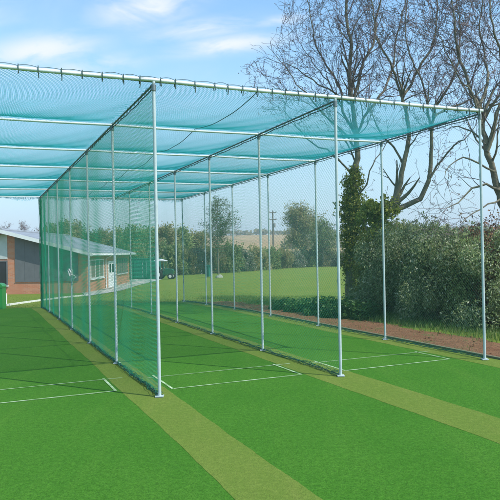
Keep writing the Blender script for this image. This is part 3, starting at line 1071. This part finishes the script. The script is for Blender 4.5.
# tree three: right edge
t3 = Tree(21)
D3 = 16.5
b3 = Vector((xat(515, D3), D3, 0))
t3.guided([(517, 322), (512, 260), (505, 218), (498, 188), (489, 155), (481, 124)], D3, .24, .10, 0, 1.2, .45, 4, .05, .3)
t3.guided([(481, 124), (475, 100), (467, 78), (458, 52), (455, 20), (448, -20)], D3, .085, .025, .4, 1.4, .9)
t3.guided([(488, 152), (495, 120), (503, 90), (500, 55), (492, 25), (490, -20)], D3, .08, .025, -.4, 1.4, .9)
t3.guided([(478, 108), (487, 85), (486, 60), (480, 30), (484, -10)], D3, .06, .02, .7, 1.3, .8)
t3.guided([(500, 190), (486, 184), (472, 190), (458, 202), (448, 208)], D3, .06, .015, -.4, .8, .8)
t3.guided([(494, 172), (478, 163), (462, 158), (450, 165), (444, 178)], D3, .045, .013, -.5, .8, .9)
t3.guided([(486, 145), (472, 132), (458, 126), (446, 130)], D3, .045, .013, .6, .9, .9)
t3.guided([(512, 250), (525, 200), (530, 150), (540, 90), (545, 20)], D3, .12, .03, .5, 1.6, .7)
t3.guided([(481, 124), (472, 92), (462, 84), (450, 60), (440, 35)], D3, .05, .014, -.8, 1.3, 1.0)
t3.guided([(489, 155), (476, 140), (466, 118), (452, 106)], D3, .04, .012, .8, 1.0, 1.0)
t3.guided([(500, 200), (488, 205), (474, 214), (462, 222)], D3, .04, .012, -.8, .7, 1.0)
root = empty('bare_tree', b3, 'bare gnarled tree leaning into the picture at right edge', 'tree')
t3.limb.build('trunk', M['bark'], root, True); t3.tw.build('crown', M['twig'], root)
mb = MB(); tp = np.array(t3.tips); tp = tp[::3]; mb.cards(tp+rng.normal(0, .03, tp.shape), .024, 0, 1.4); mb.build('buds', M['bud'], root)
print('trees', t1.count, t2.count, t3.count)

# tree four: fresh green sparse tree in the far hedge
def far_tree(px, top, D, wpx, seed, label, leaf, leafsize, nleaf, levels=3, trunk_r=.12, twig='budtwig', group=None, dens=1.0):
    x = xat(px, D); z0 = terrain(x, D); ztop = at(px, top, D).z; h = ztop-z0; w = wpx/F5*D
    T_ = Tree(seed)
    tp_ = []
    n = 9
    pts = [Vector((x+T_.r.gauss(0, .03)*h*.25*(i/n), D+T_.r.gauss(0, .05), z0+h*.86*i/n)) for i in range(n+1)]
    T_.limb.tube(pts, [trunk_r*(1-.85*i/n) for i in range(n+1)], 7, True)
    for i in range(2, n+1):
        for k in range(5):
            a = T_.r.uniform(0, 6.28); f = math.sin(math.pi*min(1, (i-1)/n*.9+.12))
            T_.grow(pts[i], Vector((math.cos(a)*.9, math.sin(a)*.9, .75)), trunk_r*.3, w*(.35+.7*f)*T_.r.uniform(.7, 1.15), 1, levels, .05, .16, dens)
    root = empty('hedgerow_tree', (x, D, z0), label, 'tree', group)
    T_.limb.build('trunk', M['bark'], root, True)
    mb = MB(); tp = np.array(T_.tips)
    sel = tp[rng.integers(0, len(tp), nleaf)]
    mb.cards(sel+rng.normal(0, leafsize*1.3, sel.shape), leafsize, 0, 1.3)
    o = mb.build('crown', M[leaf], root, extra=(T_.tw, M[twig]))
    return root


far_tree(218, 196, 66, 21, 5, 'slender pale green sparse tree rising above the hedge behind cage', 'budgreen', .085, 5200, 3, .12)
far_tree(302, 209, 95, 22, 6, 'rounded green tree beyond the meadow left of ivy trunk', 'hedgegreen', .17, 9000, 3, .2)
far_tree(323, 224, 88, 15, 8, 'small dark tree close beside the ivy clad trunk', 'darkshrub', .16, 3500, 3, .14)
woods = [(52, 225, 88, 14), (64, 222, 84, 16), (78, 224, 90, 15), (93, 233, 86, 13), (104, 230, 92, 12), (118, 231, 84, 15), (134, 229, 78, 17), (151, 231, 80, 16),
         (166, 228, 76, 16), (181, 230, 82, 16), (196, 233, 86, 13)]
wl = ['first green hedgerow tree showing above clubhouse roof behind first divider', 'tallest rounded hedgerow tree above the clubhouse roof',
      'green hedgerow tree directly above the near roof corner of clubhouse', 'low hedgerow tree above the middle of the clubhouse eave',
      'hedgerow tree above the white clubhouse door', 'hedgerow tree above the far end of clubhouse roof', 'hedgerow tree behind left end of green container',
      'hedgerow tree behind right end of green container', 'hedgerow tree behind the white canopied tractor', 'hedgerow tree midway between tractor and teal bin',
      'hedgerow tree just left of slender pale green tree']
for i, ((px, tp_, D, w), lb) in enumerate(zip(woods, wl)):
    far_tree(px, tp_, D, w, 40+i, lb, 'darkshrub' if i % 3 == 0 else 'hedgegreen', .19, 3600, 2, .16, group='hedgerow trees behind clubhouse and container')
for i, (px, tp_, D, w) in enumerate([(-4, 222, 130, 9), (8, 222, 130, 8), (22, 220, 128, 10), (38, 226, 126, 7)]):
    far_tree(px, tp_, D, w, 60+i, ['faint bare tree at picture edge above white fascia', 'faint small bare tree above the pale boarding',
             'tallest faint bare tree above the grey clubhouse roof', 'smallest faint bare tree just left of first divider net'][i], 'bud', .12, 900, 3, .14, 'twig', 'faint bare trees far beyond the roof')
for i, (px, tp_, D, w) in enumerate([(420, 228, 60, 17), (446, 232, 58, 15), (470, 229, 62, 16), (494, 231, 60, 15), (400, 222, 50, 14)]):
    far_tree(px, tp_, D, w, 70+i, ['dark green tree top above hedge below curved limb', 'dark green tree top above hedge left of outer post line',
             'dark green tree top directly left of right front post', 'dark green tree top right of the right front post', 'pale pointed tree top above hedge beside curved limb'][i],
             'darkshrub' if i < 4 else 'hedgegreen', .13, 4500, 2, .14, group='tree tops rising beyond the right hedge')


# ------------------------------------------------------------------ shrubs
def shrub_proto(leaf, w, h, n, size, seed, stems=14, up=.3):
    rr = np.random.default_rng(seed)
    mb = MB(); C = []
    k = 60
    for _ in range(k):
        a = rr.uniform(0, 6.283); f = rr.uniform(0, 1)**.5
        zf = rr.uniform(.05, 1)
        rad = w/2*f*(1-.55*max(0, zf-.45)**1.2)
        c = np.array([rad*math.cos(a), rad*math.sin(a), h*zf*(1-.25*f*f)])
        s_ = rr.uniform(.12, .3)*min(w, h)*.75
        v = rr.normal(size=(n//k, 3)); v /= np.linalg.norm(v, axis=1)[:, None]; v *= (rr.uniform(.1, 1.1, n//k)**.5)[:, None]*s_
        v[:, 2] *= 1.1
        P = c+v; P[:, 2] = np.maximum(P[:, 2], .02)
        C.append(P)
    C = np.concatenate(C)
    # sprigs shooting up out of the outline
    S = MB()
    for _ in range(stems):
        a = rr.uniform(0, 6.283); f = rr.uniform(0, .8)*w/2
        x0, y0 = f*.4*math.cos(a), f*.4*math.sin(a); x1, y1 = f*1.25*math.cos(a), f*1.25*math.sin(a); zt = h*rr.uniform(.8, 1.12)
        pts = [np.array([x0+(x1-x0)*t+rr.normal(0, .02*h), y0+(y1-y0)*t+rr.normal(0, .02*h), zt*t]) for t in np.linspace(0, 1, 8)]
        S.tube(pts, np.linspace(.02, .004, 8)*max(1, h/2.5), 4, False)
        E = np.array(pts[4:])
        C = np.concatenate([C]+[E+rr.normal(0, size*1.1, E.shape) for _ in range(7)])
    mb.cards(C, size, up, 2.3)
    return mb, S


def make_shrub(name, leaf, w, h, n, size, seed, stems, label, cat, group):
    root = empty(name, (0, 0, 0), label, cat, group)
    a, b = shrub_proto(leaf, w, h, n, size, seed, stems)
    a.build('foliage', M[leaf], root); b.build('stem', M['budtwig'], root)
    return root


protos = {}


def place(kind, loc, rz_, s, label, group):
    spec = {
        'sallow': ('hedge_shrub', 'sallow', 2.6, 2.5, 30000, .036, 1, 44, 'hedge shrub'),
        'dark': ('hedge_shrub', 'darkshrub', 2.3, 2.1, 20000, .038, 2, 26, 'hedge shrub'),
        'russet': ('hedge_shrub', 'russet', 2.0, 2.1, 16000, .036, 3, 44, 'hedge shrub'),
        'ivyshrub': ('hedge_shrub', 'ivy', 2.0, 2.6, 18000, .038, 5, 14, 'hedge shrub'),
        'far': ('hedge_shrub', 'hedgegreen', 5.5, 3.1, 6500, .15, 6, 16, 'hedge shrub'),
        'farblossom': ('hedge_shrub', 'blossom', 4.6, 2.9, 6000, .14, 7, 16, 'hedge shrub'),
        'fardark': ('hedge_shrub', 'darkshrub', 5.5, 3.2, 6500, .15, 8, 12, 'hedge shrub'),
        'nettle': ('nettle_clump', 'nettle', 1.3, .42, 3000, .055, 9, 26, 'plant'),
    }[kind]
    if kind not in protos:
        o = make_shrub(spec[0], spec[1], spec[2], spec[3], spec[4], spec[5], spec[6], spec[7], label, spec[8], group); protos[kind] = o
    else:
        o = copy_tree(protos[kind])
    o['label'] = label; o['category'] = spec[8]; o['group'] = group
    o.location = loc; o.rotation_euler = (0, 0, rz_); o.scale = s
    return o


G1 = 'grey green shrubs of the right hand hedge'
near = [('ivyshrub', 373, 312, .0, (.58, .7, .85), 'yellow green shrub crowding the foot of ivy clad trunk'),
        ('sallow', 389, 314, .4, (.75, .8, .93), 'grey green shrub just behind third post of outer net'),
        ('dark', 407, 318, 1.4, (.7, .7, .85), 'dark low shrub between two silvery shrubs right of second outer post'),
        ('sallow', 420, 320, 2.1, (.85, .8, .98), 'broad silvery shrub beneath the curving bare limb'),
        ('sallow', 446, 325, 3.3, (.8, .8, .88), 'silvery shrub with pale lower stems left of the right front post'),
        ('dark', 468, 327, .4, (.7, .7, .9), 'dark shrub directly behind the right front post'),
        ('russet', 483, 326, 1.2, (.75, .8, 1.0), 'russet brown shrub right of the right front post'),
        ('russet', 455, 316, 2.2, (.8, .8, .98), 'russet shrub showing through the hedge top near the right'),
        ('sallow', 502, 331, .9, (.8, .8, .85), 'silvery shrub cut by the right picture edge'),
        ('russet', 520, 330, 4.0, (.8, .8, 1.0), 'russet shrub just beyond the right picture edge'),
        ('dark', 398, 309, 5.0, (1., 1, 1.12), 'dark shrub behind silvery shrubs near the second outer post'),
        ('dark', 434, 310, 2.6, (1., 1, 1.1), 'dark shrub at the back of hedge above centre'),
        ('russet', 492, 314, 2.0, (1., 1, 1.2), 'tall russet shrub at the back of hedge by right edge')]
for kd, px, py, a, s, lb in near:
    p = gp(px, py); p = p+Vector((p.x, p.y, 0)).normalized()*.75; p.z = terrain(p.x, p.y)-.03
    place(kd, p, a, s, lb, G1)
G2 = 'dark nettle clumps at the far end of the soil strip'
for px, py, s, lb in ((284, 310, .7, 'leftmost small nettle clump at the meadow edge'), (302, 312.5, .8, 'second nettle clump from the left at the meadow edge'),
                      (318, 315, .9, 'nettle clump just left of the middle front post'), (331, 316, 1.05, 'nettle clump touching the middle front post in view'),
                      (346, 318, 1.0, 'nettle clump at the foot of ivy clad trunk'), (360, 318.5, .9, 'nettle clump in front of the yellow green shrub')):
    p = gp(px, py); place('nettle', p, px, (s, s, s*.95), lb, G2)
G3 = 'shrubs of the far hedge behind the meadow'
seq = ['fardark', 'far', 'farblossom', 'fardark', 'far', 'farblossom', 'far', 'fardark', 'farblossom', 'far']
spots = [(120, 60), (134, 62), (150, 63), (166, 64), (181, 66), (197, 67), (213, 68), (228, 70), (243, 73), (257, 76), (270, 79), (283, 82), (296, 85), (309, 87), (322, 88), (336, 88), (352, 86)]
names = ['behind the far end of clubhouse', 'behind left half of the green container', 'behind right half of the green container', 'behind the white canopied tractor', 'right of the tractor',
         'left of the teal bin', 'right of the teal bin beside the pale sack', 'right of slender pale green tree', 'a little left of the middle divider second post', 'left of the utility pole',
         'below the utility pole', 'right of the utility pole', 'under the left side of rounded tree', 'under the right side of rounded tree', 'beside the small dark tree',
         'left of the ivy clad trunk', 'behind the ivy clad trunk']
adj = {'fardark': 'dark green', 'far': 'olive green', 'farblossom': 'pale blossoming'}
for i, ((px, D), nm) in enumerate(zip(spots, names)):
    kd = seq[i % len(seq)]
    x = xat(px, D)
    h = .9 if px > 235 else 1.0
    place(kd, (x, D+1.5, terrain(x, D)-.05), i*1.3, (.62*R.uniform(.9, 1.2), .6, h*R.uniform(.85, 1.1)), adj[kd]+' far hedge shrub '+nm, G3)
# hedge between field and hill: seen as one mass on the crest
mb = MB()
for i in range(170):
    x = -190+i*2.6+R.gauss(0, 1); y = 414+R.gauss(0, 4)
    c = (x, y, terrain(x, y)+R.uniform(.6, 2.2)); clump(mb, c, R.uniform(2, 4), R.uniform(1.2, 2.6), 130, .9)
for i in range(70):
    x = 10+i*2.2+R.gauss(0, 1); y = 190+i*.3
    clump(mb, (x, y, terrain(x, y)+1), 2.2, 1.8, 130, .6)
tag(mb.build('distant_wood', M['hedgegreen']), 'dark line of distant trees along the crest of hill', 'distant trees', kind='stuff')
# brown hedgebank field line, pale mid hedge on the hill
mb = MB()
for i in range(60):
    x = -40+i*1.7+R.gauss(0, .5); y = 128+R.gauss(0, 1)
    clump(mb, (x, y, terrain(x, y)+.5), 1.4, .9, 104, .35)
tag(mb.build('field_hedge', M['hedgegreen']), 'long low hedge at the bottom edge of tan field', 'hedge')

# ------------------------------------------------------------------ air
q = MB(); q.box((-700, -55, -3), (700, 1200, 40))
hm = bpy.data.materials.new('pale air'); hm.use_nodes = True
hn = hm.node_tree; hn.nodes.remove(hn.nodes['Principled BSDF'])
pv = hn.nodes.new('ShaderNodeVolumePrincipled'); pv.inputs['Color'].default_value = (.86, .93, 1, 1); pv.inputs['Density'].default_value = .001
hn.links.new(pv.outputs[0], hn.nodes['Material Output'].inputs['Volume'])
tag(q.build('haze', hm), kind='stuff')

# ------------------------------------------------------------------ light
az = math.atan2(.87, -.49)                       # sun stands to the right and behind the camera
EL = math.radians(48.5)
sd = Vector((math.cos(EL)*math.sin(az), math.cos(EL)*math.cos(az), math.sin(EL)))
sun = bpy.data.lights.new('sun', 'SUN'); sun.energy = 3.1; sun.angle = math.radians(.55); sun.color = (1, .95, .88)
so = bpy.data.objects.new('sun', sun); col.objects.link(so)
so.rotation_euler = sd.to_track_quat('Z', 'Y').to_euler()
w = bpy.data.worlds.new('World'); sc.world = w; w.use_nodes = True
nt = w.node_tree; bg = nt.nodes['Background']
sky = nt.nodes.new('ShaderNodeTexSky'); sky.sky_type = 'NISHITA'; sky.sun_disc = False
sky.sun_elevation = EL; sky.sun_rotation = az; sky.air_density = 1.0; sky.dust_density = .5; sky.ozone_density = 1.2
tc = nt.nodes.new('ShaderNodeTexCoord')
def mth(op, a, b=None):
    n = nt.nodes.new('ShaderNodeMath'); n.operation = op
    for k, val in enumerate((a, b)):
        if val is None: continue
        if isinstance(val, (int, float)): n.inputs[k].default_value = val
        else: nt.links.new(val, n.inputs[k])
    return n.outputs[0]


s0 = nt.nodes.new('ShaderNodeSeparateXYZ'); nt.links.new(tc.outputs['Generated'], s0.inputs[0])
ya = mth('MAXIMUM', mth('ABSOLUTE', s0.outputs['Y']), .05)
cu, cv = mth('DIVIDE', s0.outputs['X'], ya), mth('DIVIDE', s0.outputs['Z'], ya)
cb = nt.nodes.new('ShaderNodeCombineXYZ'); nt.links.new(cu, cb.inputs[0]); nt.links.new(cv, cb.inputs[1])


def cnoise(scale, st, det=7, rough=.6):
    mp = nt.nodes.new('ShaderNodeMapping'); mp.inputs['Scale'].default_value = st; mp.inputs['Rotation'].default_value = (0, 0, -.2)
    nt.links.new(cb.outputs[0], mp.inputs[0])
    n = nt.nodes.new('ShaderNodeTexNoise'); n.inputs['Scale'].default_value = scale; n.inputs['Detail'].default_value = det
    n.inputs['Roughness'].default_value = rough; n.inputs['Distortion'].default_value = .6
    nt.links.new(mp.outputs[0], n.inputs['Vector']); return n.outputs['Fac']


wisp = cnoise(9, (1, 3.0, 1)); big = cnoise(2.2, (1, 2.2, 1), 5)
tot = None
for (px, py, a, b, k) in ((42, 46, 56, 15, 1.0), (150, 6, 46, 17, 1.0), (232, 44, 54, 9, .95), (205, 28, 52, 10, .75), (95, 62, 50, 10, .6), (285, 22, 30, 6, .6), (-90, 20, 90, 16, .9), (640, 30, 120, 20, .9)):
    du = mth('DIVIDE', mth('SUBTRACT', cu, (px-250)/622), a/622); dv = mth('DIVIDE', mth('SUBTRACT', mth('ADD', cv, mth('MULTIPLY', cu, -.10)), (252-py)/622-.10*(px-250)/622), b/622)
    e = mth('ADD', mth('MULTIPLY', du, du), mth('MULTIPLY', dv, dv))
    g_ = mth('MULTIPLY', mth('POWER', 2.718, mth('MULTIPLY', e, -1)), k)
    tot = g_ if tot is None else mth('MAXIMUM', tot, g_)
m1 = mth('MULTIPLY', tot, ramp(nt, wisp, .30, .56))
m2 = mth('MULTIPLY', ramp(nt, big, .5, .85), .35)
cl = mth('MINIMUM', mth('MAXIMUM', m1, m2), .93)
mu = nt.nodes.new('ShaderNodeVectorMath'); mu.operation = 'MULTIPLY'; mu.inputs[1].default_value = (.86, 1.08, 1.10)
nt.links.new(sky.outputs[0], mu.inputs[0])
sp = nt.nodes.new('ShaderNodeSeparateXYZ'); nt.links.new(tc.outputs['Generated'], sp.inputs[0])
hz = ramp(nt, sp.outputs['Z'], .32, .0); hz.node.inputs[4].default_value = .92
base = mix(nt, hz, mu.outputs[0], (2.1, 2.75, 3.45))
nt.links.new(mix(nt, cl, base, (3.9, 4.1, 4.3)), bg.inputs['Color'])
bg.inputs['Strength'].default_value = .15

sc.view_settings.view_transform = 'Standard'; sc.view_settings.look = 'None'
sc.view_settings.exposure = .72; sc.view_settings.gamma = 1; sc.view_settings.use_curve_mapping = False
sc.render.engine = 'CYCLES'
sc.cycles.max_bounces = 5; sc.cycles.diffuse_bounces = 3; sc.cycles.glossy_bounces = 2; sc.cycles.transmission_bounces = 3
print('POLYS', sum(len(o.data.polygons) for o in bpy.data.objects if o.type == 'MESH'), {o.name: len(o.data.polygons) for o in bpy.data.objects if o.type == 'MESH' and len(o.data.polygons) > 60000})
sc.render.resolution_x = 1024; sc.render.resolution_y = 1024
